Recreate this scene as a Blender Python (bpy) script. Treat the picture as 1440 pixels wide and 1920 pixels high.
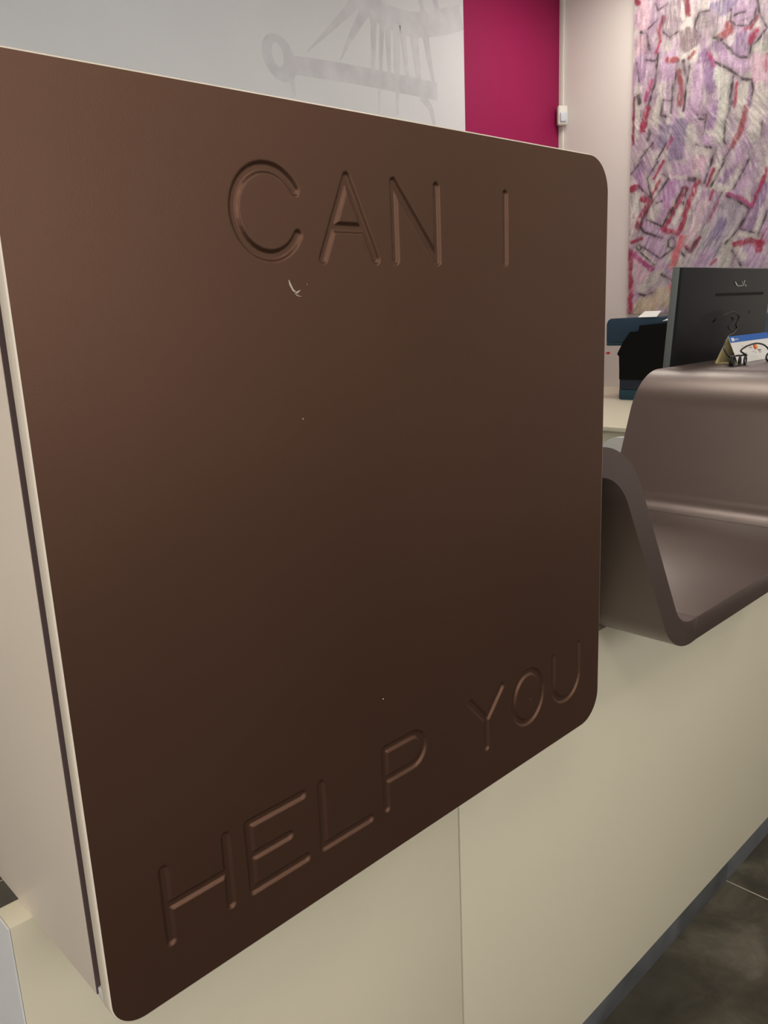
import bpy, bmesh, math, random
import numpy as np
from mathutils import Vector, Matrix

for o in list(bpy.data.objects):
    bpy.data.objects.remove(o, do_unlink=True)
scene = bpy.context.scene
C = scene.collection

# ------------------------------------------------------------------ camera
EYE = 1.25
cam = bpy.data.cameras.new('camera')
cam.sensor_fit = 'VERTICAL'
cam.sensor_height = 24.0
cam.sensor_width = 18.0
cam.lens = 24.0 * 1534.0 / 1920.0
cam.clip_start = 0.01
camo = bpy.data.objects.new('camera', cam)
C.objects.link(camo)
right = Vector((0.71443, -0.69844, -0.04212))
up = Vector((0.19367, 0.13954, 0.97109))
fwd = Vector((0.67237, 0.70194, -0.23496))
camo.matrix_world = Matrix(((right.x, up.x, -fwd.x, 0.0),
                            (right.y, up.y, -fwd.y, 0.0),
                            (right.z, up.z, -fwd.z, EYE),
                            (0, 0, 0, 1)))
scene.camera = camo

# ------------------------------------------------------------------ world, light, exposure
world = bpy.data.worlds.new('world')
scene.world = world
world.use_nodes = True
bg = world.node_tree.nodes['Background']
bg.inputs[0].default_value = (0.75, 0.87, 1.0, 1)
bg.inputs[1].default_value = 1.0

# daylight from the left window; the front-wall light is added to brighten sign and counter
def daylight(name, loc, rot, sx, sy, energy):
    l = bpy.data.lights.new(name, 'AREA')
    l.shape = 'RECTANGLE'
    l.size = sx
    l.size_y = sy
    l.energy = energy
    l.color = (1.0, 0.96, 0.90)
    o = bpy.data.objects.new(name, l)
    o.location = loc
    o.rotation_euler = rot
    C.objects.link(o)
daylight('front_added_light', (0.9, -3.72, 1.9), (math.pi / 2, 0, 0), 3.0, 1.6, 37)
daylight('left_window_daylight', (-3.12, -1.9, 1.6), (0, -math.pi / 2, 0), 1.4, 2.0, 72)

LAMP = 15.0                      # emission of the ceiling light diffusers

vs = scene.view_settings
vs.view_transform = 'Standard'
vs.look = 'None'
vs.exposure = 0.0
vs.gamma = 1.0
vs.use_curve_mapping = False

# ------------------------------------------------------------------ materials
def srgb(r, g, b):
    def f(c):
        c /= 255.0
        return c / 12.92 if c <= 0.04045 else ((c + 0.055) / 1.055) ** 2.4
    return (f(r), f(g), f(b), 1.0)

def mat(name, col, rough=0.5, spec=0.5, metal=0.0, noise=0.0, nscale=8.0, bump=0.0, bscale=300.0, emit=0.0, coat=0.0, nrough=0.0):
    m = bpy.data.materials.new(name)
    m.use_nodes = True
    nt = m.node_tree
    b = nt.nodes['Principled BSDF']
    b.inputs['Base Color'].default_value = col
    b.inputs['Roughness'].default_value = rough
    b.inputs['Specular IOR Level'].default_value = spec
    b.inputs['Metallic'].default_value = metal
    b.inputs['Coat Weight'].default_value = coat
    b.inputs['Coat Roughness'].default_value = 0.34
    tc = nt.nodes.new('ShaderNodeTexCoord')
    if noise > 0:
        n = nt.nodes.new('ShaderNodeTexNoise')
        n.inputs['Scale'].default_value = nscale
        n.inputs['Detail'].default_value = 6
        nt.links.new(tc.outputs['Object'], n.inputs['Vector'])
        r = nt.nodes.new('ShaderNodeValToRGB')
        r.color_ramp.elements[0].position = 0.3
        r.color_ramp.elements[1].position = 0.7
        r.color_ramp.elements[0].color = tuple(c * (1 - noise) for c in col[:3]) + (1,)
        r.color_ramp.elements[1].color = tuple(min(1, c * (1 + noise)) for c in col[:3]) + (1,)
        nt.links.new(n.outputs['Fac'], r.inputs['Fac'])
        nt.links.new(r.outputs['Color'], b.inputs['Base Color'])
        if nrough > 0:
            mr = nt.nodes.new('ShaderNodeMapRange')
            mr.inputs['To Min'].default_value = rough - nrough
            mr.inputs['To Max'].default_value = rough + nrough
            nt.links.new(n.outputs['Fac'], mr.inputs['Value'])
            nt.links.new(mr.outputs['Result'], b.inputs['Roughness'])
    if bump > 0:
        n2 = nt.nodes.new('ShaderNodeTexNoise')
        n2.inputs['Scale'].default_value = bscale
        n2.inputs['Detail'].default_value = 3
        nt.links.new(tc.outputs['Object'], n2.inputs['Vector'])
        bp = nt.nodes.new('ShaderNodeBump')
        bp.inputs['Strength'].default_value = bump
        bp.inputs['Distance'].default_value = 0.002
        nt.links.new(n2.outputs['Fac'], bp.inputs['Height'])
        nt.links.new(bp.outputs['Normal'], b.inputs['Normal'])
    if emit > 0:
        b.inputs['Emission Color'].default_value = col
        b.inputs['Emission Strength'].default_value = emit
    return m

M = {}
M['brown'] = mat('brown_pearl_lacquer', (0.124, 0.064, 0.042, 1), 0.44, 0.5, metal=0.85, noise=0.06, nscale=4, bump=0.05, bscale=900)
M['mauve'] = mat('mauve_brown_pearl_lacquer', (0.108, 0.071, 0.060, 1), 0.45, 0.6, metal=0.70, coat=0.7, noise=0.05, nscale=4, bump=0.05, bscale=900)
M['cream'] = mat('cream_laminate', (0.655, 0.60, 0.46, 1), 0.45, 0.4, noise=0.02, nscale=2)
M['ivory'] = mat('ivory_side_laminate', (0.70, 0.61, 0.52, 1), 0.42, 0.4, noise=0.02, nscale=2)
M['edge'] = mat('pale_edge_band', (0.74, 0.66, 0.55, 1), 0.35, 0.5)
M['groove'] = mat('dark_spacer', (0.11, 0.075, 0.075, 1), 0.6, 0.3)
M['white_end'] = mat('white_end_panel', (0.74, 0.75, 0.76, 1), 0.5, 0.4)
M['steel'] = mat('grey_plinth', (0.10, 0.105, 0.11, 1), 0.38, 0.5, noise=0.35, nscale=14, nrough=0.1)
M['wall'] = mat('white_wall_paint', (0.74, 0.71, 0.68, 1), 0.85, 0.2, noise=0.02, nscale=3, bump=0.15, bscale=180)
M['ceiling'] = mat('ceiling_paint', (0.80, 0.79, 0.77, 1), 0.9, 0.2)
M['magenta'] = mat('magenta_paint', srgb(150, 24, 80), 0.7, 0.2, noise=0.03, nscale=3)
M['print_white'] = mat('bluish_white_print', (0.66, 0.67, 0.70, 1), 0.6, 0.3, noise=0.03, nscale=2)
M['print_grey'] = mat('faint_grey_print', (0.595, 0.595, 0.635, 1), 0.6, 0.3, noise=0.10, nscale=9)
M['print_light'] = mat('faint_pale_print', (0.615, 0.615, 0.65, 1), 0.6, 0.3, noise=0.08, nscale=9)
M['grout'] = mat('pale_grout', (0.62, 0.56, 0.46, 1), 0.9, 0.2, noise=0.15, nscale=60)
M['plastic_white'] = mat('white_plastic', (0.72, 0.71, 0.66, 1), 0.4, 0.5)
M['lens'] = mat('sensor_lens', (0.60, 0.66, 0.74, 1), 0.25, 0.5)
M['mon_back'] = mat('dark_grey_plastic', (0.009, 0.009, 0.012, 1), 0.42, 0.25, bump=0.12, bscale=1500)
M['mon_side'] = mat('grey_bezel', (0.13, 0.145, 0.145, 1), 0.45, 0.5)
M['black'] = mat('black_plastic', (0.003, 0.003, 0.003, 1), 0.5, 0.12)
M['cable'] = mat('black_cable', (0.006, 0.006, 0.007, 1), 0.3, 0.5)
M['screen'] = mat('dark_screen', (0.01, 0.01, 0.012, 1), 0.15, 0.5)
M['navy'] = mat('navy_plastic', (0.016, 0.045, 0.082, 1), 0.45, 0.4)
M['navy2'] = mat('deep_navy_plastic', (0.007, 0.016, 0.034, 1), 0.5, 0.4)
M['teal'] = mat('teal_navy_plastic', (0.010, 0.045, 0.070, 1), 0.5, 0.4)
M['paper'] = mat('white_paper', (0.80, 0.80, 0.78, 1), 0.8, 0.2)
M['desk'] = mat('cream_desk_laminate', (0.72, 0.68, 0.54, 1), 0.5, 0.4)
M['chair'] = mat('white_chair_plastic', (0.80, 0.80, 0.78, 1), 0.4, 0.5)
M['chrome'] = mat('silver_lettering', (0.8, 0.8, 0.8, 1), 0.15, 0.5, metal=1.0)
M['card'] = mat('white_card', (0.80, 0.78, 0.74, 1), 0.6, 0.3)
M['card_in'] = mat('yellowed_card_inside', (0.70, 0.62, 0.36, 1), 0.7, 0.2, noise=0.12, nscale=70)
M['blue'] = mat('blue_print', srgb(15, 92, 178), 0.5, 0.4)
M['pwhite'] = mat('white_print', (0.85, 0.85, 0.85, 1), 0.6, 0.3)
M['pgrey'] = mat('grey_print', (0.40, 0.38, 0.36, 1), 0.6, 0.3)
M['pblack'] = mat('black_print', (0.02, 0.02, 0.03, 1), 0.6, 0.3)
M['pred'] = mat('red_print', srgb(205, 52, 30), 0.6, 0.3)
M['porange'] = mat('orange_print', srgb(232, 150, 50), 0.6, 0.3)
M['scratch'] = mat('bare_scratch', (0.52, 0.43, 0.36, 1), 0.8, 0.2)
M['lampframe'] = mat('lamp_frame', (0.7, 0.7, 0.7, 1), 0.5, 0.5)
M['diffuser'] = mat('lamp_diffuser', (1.0, 0.93, 0.82, 1), 0.6, 0.3, emit=LAMP)
M['alu'] = mat('window_aluminium', (0.45, 0.46, 0.47, 1), 0.4, 0.5, metal=0.6)

def tile_material():
    m = bpy.data.materials.new('dark_concrete_tile')
    m.use_nodes = True
    nt = m.node_tree
    b = nt.nodes['Principled BSDF']
    g = nt.nodes.new('ShaderNodeNewGeometry')
    n = nt.nodes.new('ShaderNodeTexNoise')
    n.inputs['Scale'].default_value = 6.0
    n.inputs['Detail'].default_value = 9
    n.inputs['Roughness'].default_value = 0.62
    n.inputs['Distortion'].default_value = 0.5
    nt.links.new(g.outputs['Position'], n.inputs['Vector'])
    r = nt.nodes.new('ShaderNodeValToRGB')
    e = r.color_ramp.elements
    e[0].position = 0.34
    e[0].color = (0.042, 0.036, 0.026, 1)
    e[1].position = 0.70
    e[1].color = (0.17, 0.148, 0.112, 1)
    e2 = e.new(0.52)
    e2.color = (0.078, 0.068, 0.050, 1)
    nt.links.new(n.outputs['Fac'], r.inputs['Fac'])
    nt.links.new(r.outputs['Color'], b.inputs['Base Color'])
    b.inputs['Roughness'].default_value = 0.5
    b.inputs['Specular IOR Level'].default_value = 0.35
    return m
M['tile'] = tile_material()

def glass_material():
    m = bpy.data.materials.new('window_glass')
    m.use_nodes = True
    nt = m.node_tree
    out = nt.nodes['Material Output']
    tr = nt.nodes.new('ShaderNodeBsdfTransparent')
    gl = nt.nodes.new('ShaderNodeBsdfGlossy')
    gl.inputs['Roughness'].default_value = 0.02
    mx = nt.nodes.new('ShaderNodeMixShader')
    mx.inputs[0].default_value = 0.06
    nt.links.new(tr.outputs[0], mx.inputs[1])
    nt.links.new(gl.outputs[0], mx.inputs[2])
    nt.links.new(mx.outputs[0], out.inputs['Surface'])
    return m
M['glass'] = glass_material()

# ------------------------------------------------------------------ helpers
def attach(o, parent):
    if parent is not None:
        o.parent = parent
        o.matrix_parent_inverse = Matrix.Translation(parent.location).inverted()

def mesh_obj(name, me, m, parent=None, sharp=35):
    if m is not None:
        me.materials.append(M[m] if isinstance(m, str) else m)
    if sharp:
        me.polygons.foreach_set('use_smooth', [True] * len(me.polygons))
        me.set_sharp_from_angle(angle=math.radians(sharp))
    o = bpy.data.objects.new(name, me)
    C.objects.link(o)
    attach(o, parent)
    return o

def from_bm(name, bm, m, parent=None, sharp=35):
    bmesh.ops.recalc_face_normals(bm, faces=bm.faces)
    me = bpy.data.meshes.new(name)
    bm.to_mesh(me)
    bm.free()
    return mesh_obj(name, me, m, parent, sharp)

def bm_box(bm, x0, x1, y0, y1, z0, z1, bev=0.0, seg=2):
    r = bmesh.ops.create_cube(bm, size=1.0)
    for v in r['verts']:
        v.co = Vector(((x0 + x1) / 2 + v.co.x * (x1 - x0), (y0 + y1) / 2 + v.co.y * (y1 - y0), (z0 + z1) / 2 + v.co.z * (z1 - z0)))
    if bev > 0:
        es = list({e for v in r['verts'] for e in v.link_edges})
        bmesh.ops.bevel(bm, geom=es, offset=bev, segments=seg, affect='EDGES', profile=0.5)

def box(name, x0, x1, y0, y1, z0, z1, m, parent=None, bev=0.0, seg=2):
    bm = bmesh.new()
    bm_box(bm, x0, x1, y0, y1, z0, z1, bev, seg)
    return from_bm(name, bm, m, parent)

def prism(name, pts, axis, a0, a1, m, parent=None, bev=0.0, sharp=35):
    """closed outline (two coordinates) extruded along an axis"""
    bm = bmesh.new()
    def P(p, a):
        if axis == 'y':
            return (p[0], a, p[1])
        if axis == 'x':
            return (a, p[0], p[1])
        return (p[0], p[1], a)
    A = [bm.verts.new(P(p, a0)) for p in pts]
    B = [bm.verts.new(P(p, a1)) for p in pts]
    fa = bm.faces.new(A)
    fb = bm.faces.new(B[::-1])
    n = len(pts)
    for i in range(n):
        bm.faces.new((A[i], B[i], B[(i + 1) % n], A[(i + 1) % n]))
    if bev > 0:
        es = list(set(fa.edges) | set(fb.edges))
        bmesh.ops.bevel(bm, geom=es, offset=bev, segments=2, affect='EDGES', profile=0.5)
    return from_bm(name, bm, m, parent, sharp)

def catmull(pts, n=8):
    P = [Vector(p) for p in pts]
    P = [P[0] * 2 - P[1]] + P + [P[-1] * 2 - P[-2]]
    out = []
    for i in range(1, len(P) - 2):
        for k in range(n):
            t = k / n
            a, b, c, d = P[i - 1], P[i], P[i + 1], P[i + 2]
            out.append(0.5 * ((2 * b) + (c - a) * t + (2 * a - 5 * b + 4 * c - d) * t * t + (3 * b - a - 3 * c + d) * t ** 3))
    out.append(P[-2])
    return out

def bm_tube(bm, pts, r, seg=8):
    rings = []
    up0 = Vector((0.3, 0.5, 0.81))
    for i, p in enumerate(pts):
        t = (pts[min(i + 1, len(pts) - 1)] - pts[max(i - 1, 0)]).normalized()
        s = t.cross(up0)
        if s.length < 1e-4:
            s = t.cross(Vector((1, 0, 0)))
        s.normalize()
        u = s.cross(t).normalized()
        up0 = u
        rings.append([bm.verts.new(p + s * (r * math.cos(2 * math.pi * k / seg)) + u * (r * math.sin(2 * math.pi * k / seg))) for k in range(seg)])
    for a, b in zip(rings, rings[1:]):
        for k in range(seg):
            bm.faces.new((a[k], a[(k + 1) % seg], b[(k + 1) % seg], b[k]))
    bm.faces.new(rings[0][::-1])
    bm.faces.new(rings[-1])

def tube(name, pts, r, m, parent=None, seg=8, smooth=8):
    bm = bmesh.new()
    bm_tube(bm, catmull(pts, smooth) if smooth else [Vector(p) for p in pts], r, seg)
    return from_bm(name, bm, m, parent, 60)

def tag(o, label, cat, group=None):
    o['label'] = label
    o['category'] = cat
    if group:
        o['group'] = group
    return o

def thing(name, loc, label, cat, group=None):
    o = bpy.data.objects.new(name, None)
    o.empty_display_size = 0.05
    C.objects.link(o)
    o.location = loc
    return tag(o, label, cat, group)

def struct(o):
    o['kind'] = 'structure'
    return o

# ------------------------------------------------------------------ room shell
XL, XR, YF, YB, ZC = -3.0, 4.53, -3.6, 3.063, 3.05

# floor: grout bed with single tiles laid on it
floor = struct(box('floor', XL - 0.1, XR + 0.1, YF - 0.1, YB + 0.1, -0.08, -0.0010, 'grout'))
TS, GAP = 0.60, 0.0035
tile_mesh = {}
ix0 = math.floor((XL - 1.602) / TS)
iy0 = math.floor((YF - 0.05) / TS)
i = ix0
while 1.602 + i * TS < XR:
    j = iy0
    while 0.05 + j * TS < YB:
        x0, x1 = max(XL, 1.602 + i * TS + GAP / 2), min(XR, 1.602 + (i + 1) * TS - GAP / 2)
        y0, y1 = max(YF, 0.05 + j * TS + GAP / 2), min(YB, 0.05 + (j + 1) * TS - GAP / 2)
        if x1 - x0 > 0.01 and y1 - y0 > 0.01:
            key = (round(x1 - x0, 4), round(y1 - y0, 4))
            if key not in tile_mesh:
                bm = bmesh.new()
                bm_box(bm, 0, x1 - x0, 0, y1 - y0, -0.0008, 0.0, 0.0003, 1)
                bmesh.ops.recalc_face_normals(bm, faces=bm.faces)
                me = bpy.data.meshes.new('tile')
                bm.to_mesh(me)
                bm.free()
                me.materials.append(M['tile'])
                tile_mesh[key] = me
            t = bpy.data.objects.new('tile', tile_mesh[key])
            C.objects.link(t)
            t.location = (x0, y0, 0)
            t.parent = floor
        j += 1
    i += 1

struct(box('ceiling', XL - 0.1, XR + 0.1, YF - 0.1, YB + 0.1, ZC, ZC + 0.1, 'ceiling'))
struct(box('wall_back', XL - 0.1, XR + 0.1, YB, YB + 0.1, 0.0, ZC, 'wall'))
struct(box('wall_right', XR, XR + 0.1, YF, YB, 0.0, ZC, 'wall'))
# front and left walls, each with a window opening; the front window is added for its light
def window_wall(wname, win_name, axis, a0, a1, w0, w1, z0, z1, c0, c1, fa, fb):
    """axis 'y': wall of constant y between c0 and c1, running a0..a1 in x; axis 'x': the other way round"""
    def bb(bm, p0, p1, q0, q1, d0, d1):
        if axis == 'y':
            bm_box(bm, p0, p1, d0, d1, q0, q1)
        else:
            bm_box(bm, d0, d1, p0, p1, q0, q1)
    bm = bmesh.new()
    bb(bm, a0, w0, 0, ZC, c0, c1)
    bb(bm, w1, a1, 0, ZC, c0, c1)
    bb(bm, w0, w1, 0, z0, c0, c1)
    bb(bm, w0, w1, z1, ZC, c0, c1)
    struct(from_bm(wname, bm, 'wall'))
    mid = (w0 + w1) / 2
    bm = bmesh.new()
    for (p0, p1, q0, q1) in ((w0, w0 + 0.05, z0, z1), (w1 - 0.05, w1, z0, z1), (w0 + 0.05, w1 - 0.05, z0, z0 + 0.05), (w0 + 0.05, w1 - 0.05, z1 - 0.05, z1), (mid - 0.025, mid + 0.025, z0 + 0.05, z1 - 0.05)):
        bb(bm, p0, p1, q0, q1, fa, fb)
    win = struct(from_bm(win_name, bm, 'alu'))
    fm = (fa + fb) / 2
    for (p0, p1) in ((w0 + 0.05, mid - 0.025), (mid + 0.025, w1 - 0.05)):
        bm = bmesh.new()
        bb(bm, p0, p1, z0 + 0.05, z1 - 0.05, fm - 0.003, fm + 0.003)
        from_bm('pane', bm, 'glass', win)
window_wall('wall_front', 'added_front_window', 'y', XL - 0.1, XR + 0.1, -0.65, 2.45, 1.05, 2.75, YF - 0.1, YF, YF - 0.08, YF - 0.02)
window_wall('wall_left', 'window_2', 'x', YF, YB, -2.95, -0.85, 0.85, 2.35, XL - 0.1, XL, XL - 0.08, XL - 0.02)

# ceiling lights (recessed square panels)
def ceiling_light(x, y, label, sx=0.6, sy=0.6):
    t = thing('ceiling_light', (x, y, ZC - 0.05), label, 'ceiling light', 'square panel lights in the ceiling')
    bm = bmesh.new()
    for (a, b, c, d) in ((-sx / 2, sx / 2, -sy / 2, -sy / 2 + 0.02), (-sx / 2, sx / 2, sy / 2 - 0.02, sy / 2), (-sx / 2, -sx / 2 + 0.02, -sy / 2 + 0.02, sy / 2 - 0.02), (sx / 2 - 0.02, sx / 2, -sy / 2 + 0.02, sy / 2 - 0.02)):
        bm_box(bm, x + a, x + b, y + c, y + d, ZC - 0.03, ZC)
    from_bm('frame', bm, 'lampframe', t)
    box('diffuser', x - sx / 2 + 0.02, x + sx / 2 - 0.02, y - sy / 2 + 0.02, y + sy / 2 - 0.02, ZC - 0.022, ZC - 0.012, 'diffuser', t)
for (x, y, lab) in ((2.0, 1.35, 'square ceiling light above the staff side of the counter'),
                    (-0.8, 1.35, 'square ceiling light near the printed panel, left of the staff area'),
                    (3.95, 2.2, 'square ceiling light in front of the painting'),
                    (-0.8, -0.9, 'square ceiling light in the lobby near the window'),
                    (1.2, -1.6, 'square ceiling light in the middle of the lobby'),
                    (3.4, -0.9, 'square ceiling light in the lobby toward the right wall')):
    ceiling_light(x, y, lab)

# wall finishes
pan = tag(box('printed_wall_panel', 0.9, 3.638, YB - 0.02, YB - 0.001, 0.1, 3.0, 'print_white', None, 0.002), 'large bluish white panel with a faint grey ship drawing on the back wall', 'wall panel')
tag(box('magenta_wall_panel', 3.646, 4.524, YB - 0.012, YB - 0.001, 0.1, 3.0, 'magenta', None, 0.001), 'plain magenta wall panel between the printed panel and the corner', 'wall panel')

# faint drawing on the panel: flat printed strokes
PY = YB - 0.0202
def print_stroke(pts, w0, w1, m='print_grey', lift=0.0, smooth=True):
    P = [(p.x, p.z) for p in catmull([(a, 0, b) for a, b in pts], 10)] if smooth else pts
    L, Rr = [], []
    n = len(P)
    for i, p in enumerate(P):
        a = P[max(i - 1, 0)]
        b = P[min(i + 1, n - 1)]
        dx, dz = b[0] - a[0], b[1] - a[1]
        l = math.hypot(dx, dz) or 1
        w = (w0 + (w1 - w0) * i / (n - 1)) / 2
        L.append((p[0] - dz / l * w, PY - lift, p[1] + dx / l * w))
        Rr.append((p[0] + dz / l * w, PY - lift, p[1] - dx / l * w))
    bm = bmesh.new()
    A = [bm.verts.new(v) for v in L]
    B = [bm.verts.new(v) for v in Rr]
    for i in range(n - 1):
        bm.faces.new((A[i], B[i], B[i + 1], A[i + 1]))
    return from_bm('printed_stroke', bm, m, pan, 0)

bm = bmesh.new()
inner, outer = [], []
for k in range(36):
    t = 2 * math.pi * k / 36
    sk = 0.014 * math.cos(t) - 0.02 * math.sin(t)
    outer.append(bm.verts.new((2.412 + 0.090 * math.cos(t) - 0.018 * math.sin(t), PY, 2.333 + 0.092 * math.sin(t))))
    inner.append(bm.verts.new((2.404 + 0.026 * math.cos(t) + sk * 0.3, PY, 2.345 + 0.046 * math.sin(t))))
for k in range(36):
    bm.faces.new((outer[k], outer[(k + 1) % 36], inner[(k + 1) % 36], inner[k]))
from_bm('printed_stroke', bm, 'print_grey', pan, 0)
print_stroke([(2.47, 2.318), (2.845, 2.334), (3.42, 2.342)], 0.075, 0.085, 'print_grey', 0.0002)
print_stroke([(2.93, 2.70), (2.785, 2.562), (2.571, 2.386)], 0.07, 0.006, 'print_grey', 0.0001)
print_stroke([(2.95, 2.64), (2.847, 2.504), (2.762, 2.38)], 0.06, 0.004, 'print_grey', 0.0003)
print_stroke([(2.90, 2.665), (3.06, 2.625), (3.235, 2.618), (3.40, 2.65), (3.62, 2.72)], 0.10, 0.12, 'print_grey', 0.0004)
for pts, a, b in (([(2.988, 2.63), (2.971, 2.353)], .045, .015), ([(3.041, 2.60), (3.018, 2.36)], .03, .02), ([(3.077, 2.6), (3.076, 2.362)], .04, .02),
                  ([(3.14, 2.60), (3.130, 2.37), (3.125, 2.195)], .05, .012), ([(3.177, 2.60), (3.205, 2.367)], .04, .02), ([(3.255, 2.60), (3.289, 2.358)], .06, .03),
                  ([(3.334, 2.62), (3.393, 2.374)], .05, .02), ([(3.006, 2.304), (2.995, 2.183)], .012, .012), ([(2.472, 2.26), (2.485, 2.19)], .03, .01),
                  ([(3.30, 2.304), (3.365, 2.254), (3.395, 2.16)], .05, .02), ([(3.306, 2.76), (3.337, 2.66)], .03, .03), ([(3.409, 2.78), (3.453, 2.68)], .04, .03)):
    print_stroke(pts, a, b, 'print_light' if b < .02 else 'print_grey', 0.0005)

# corner conduit and motion sensor
tag(box('cable_conduit', XR - 0.016, XR - 0.0005, YB - 0.045, YB - 0.0125, 0.0, ZC, 'plastic_white', None, 0.003), 'thin white vertical conduit in the corner beside the magenta panel', 'conduit')
sn = thing('motion_sensor', (4.485, YB - 0.05, 2.30), 'small white motion sensor in the corner above the magenta edge', 'sensor')
def rot_box(name, c, ax, half, m, parent, bev):
    bm = bmesh.new()
    bm_box(bm, -half[0], half[0], -half[1], half[1], -half[2], half[2], bev, 3)
    bm.transform(Matrix.Translation(c) @ Matrix.Rotation(ax, 4, 'Z'))
    return from_bm(name, bm, m, parent)
rot_box('housing', Vector((4.490, YB - 0.055, 2.352)), math.radians(-38), (0.031, 0.020, 0.055), 'plastic_white', sn, 0.012)
rot_box('lens', Vector((4.4765, YB - 0.0725, 2.340)), math.radians(-38), (0.020, 0.008, 0.026), 'lens', sn, 0.006)

# ------------------------------------------------------------------ reception counter: cream front
ct = thing('reception_counter', (0.161, 0.62, 0), 'long cream reception counter with flush front panels on a grey plinth', 'counter')
CY = 0.596
ZT = 0.787
ZA = 0.8045                      # the end section stands a little taller under the sign box
for (a, b, zt) in ((0.155, 0.6760, ZA), (0.6786, 1.96, ZT), (1.9626, 3.10, ZT)):
    box('front_panel', a, b, CY, CY + 0.030, 0.108, zt, 'cream', ct, 0.0012)
for (a, b) in ((0.175, 1.5995), (1.6005, 3.09)):
    box('plinth', a, b, CY + 0.031, CY + 0.045, 0.0005, 0.1075, 'steel', ct, 0.0008)
box('seam_backing', 0.665, 0.69, CY + 0.031, CY + 0.040, 0.1085, 0.78, 'groove', ct)
e = box('end_panel', 0.1534, 0.1547, CY + 0.0005, 1.10, 0.0005, ZA - 0.0006, 'white_end', ct)
e['label'] = 'white end panel'
box('rear_panel', 0.72, 3.10, 0.905, 0.930, 0.0005, ZT, 'cream', ct, 0.001)

# ------------------------------------------------------------------ brown ribbon worktop
T = 0.034
def fillet(pts, rad, n=16):
    out = [Vector(pts[0])]
    for i in range(1, len(pts) - 1):
        p = Vector(pts[i])
        a = (Vector(pts[i - 1]) - p).normalized()
        b = (Vector(pts[i + 1]) - p).normalized()
        ang = a.angle(b)
        d = rad[i] / math.tan(ang / 2)
        c = p + (a + b).normalized() * (rad[i] / math.sin(ang / 2))
        s0 = p + a * d - c
        s1 = p + b * d - c
        tot = math.atan2(s0.x * s1.y - s0.y * s1.x, s0.dot(s1))
        for k in range(n + 1):
            t = tot * k / n
            out.append(c + Vector((s0.x * math.cos(t) - s0.y * math.sin(t), s0.x * math.sin(t) + s0.y * math.cos(t))))
    out.append(Vector(pts[-1]))
    return out

def strip_outline(center):
    U, L = [], []
    n = len(center)
    for i, p in enumerate(center):
        t = (center[min(i + 1, n - 1)] - center[max(i - 1, 0)]).normalized()
        nr = Vector((-t.y, t.x))
        U.append(p + nr * (T / 2))
        L.append(p - nr * (T / 2))
    return [tuple(v) for v in U + L[::-1]]

RY0, RY1 = 0.476, 0.945
ZHI, ZLO = 1.081, 0.804
rb = thing('ribbon_worktop', (1.3, 0.7, ZT), 'glossy brown ribbon worktop dipping into a low desk on the cream counter', 'worktop')
left = fillet([(0.706, ZHI), (0.840, ZHI), (0.993, ZLO), (1.0512, ZLO)], [0, 0.103, 0.072, 0])
prism('left_bend', strip_outline(left), 'y', RY0, RY1, 'mauve', rb, 0.0012, 30)
box('desk_board', 1.0528, 1.5765, RY0, RY1, ZLO - T / 2, ZLO + T / 2, 'mauve', rb, 0.0016)
rgt = fillet([(1.5775, ZLO), (1.624, ZLO), (1.738, ZHI), (1.8265, ZHI)], [0, 0.0675, 0.118, 0])
prism('right_bend', strip_outline(rgt), 'y', RY0, RY1, 'mauve', rb, 0.0012, 30)
box('top_board', 1.8275, 3.10, RY0, RY1, ZHI - T / 2, ZHI + T / 2, 'mauve', rb, 0.0010)
prism('infill_board', [(0.7035, 0.7880), (0.950, 0.7880), (0.936, 0.84), (0.84, 1.02), (0.80, 1.05), (0.7035, 1.05)], 'y', 0.640, 0.655, 'mauve', rb)
box('end_support', 3.064, 3.098, RY0 + 0.01, RY1 - 0.01, ZT + 0.0005, ZHI - T / 2, 'mauve', rb, 0.001)

# ------------------------------------------------------------------ engraved sign box
sg = thing('engraved_sign_box', (0.178, 0.62, ZT), 'large square brown panel engraved CAN I HELP YOU on the counter end', 'sign')
PX0, PX1, PZ0, PZ1, PYF = 0.1715, 0.7722, 0.7865, 1.3915, 0.462
RC = 0.034                       # corner radius; the upper left corner is tighter
RTL = 0.013
RBL = 0.024
box('body', 0.1720, 0.702, 0.4855, 0.945, ZA + 0.0005, 1.386, 'ivory', sg, 0.0012)
prism('spacer', [(0.1800, 0.812), (0.69, 0.812), (0.69, 1.375), (0.1800, 1.375)], 'y', 0.4736, 0.4844, 'groove', sg)
box('dark_gap_sheet', 0.1726, 0.70, 0.4845, 0.4854, ZA + 0.001, 1.385, 'groove', sg)  # thin dark sheet, added so the gap behind the face shows dark
box('clip', 0.1735, 0.186, 0.4740, 0.4850, 0.8015, 0.8110, 'plastic_white', sg, 0.001)

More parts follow.
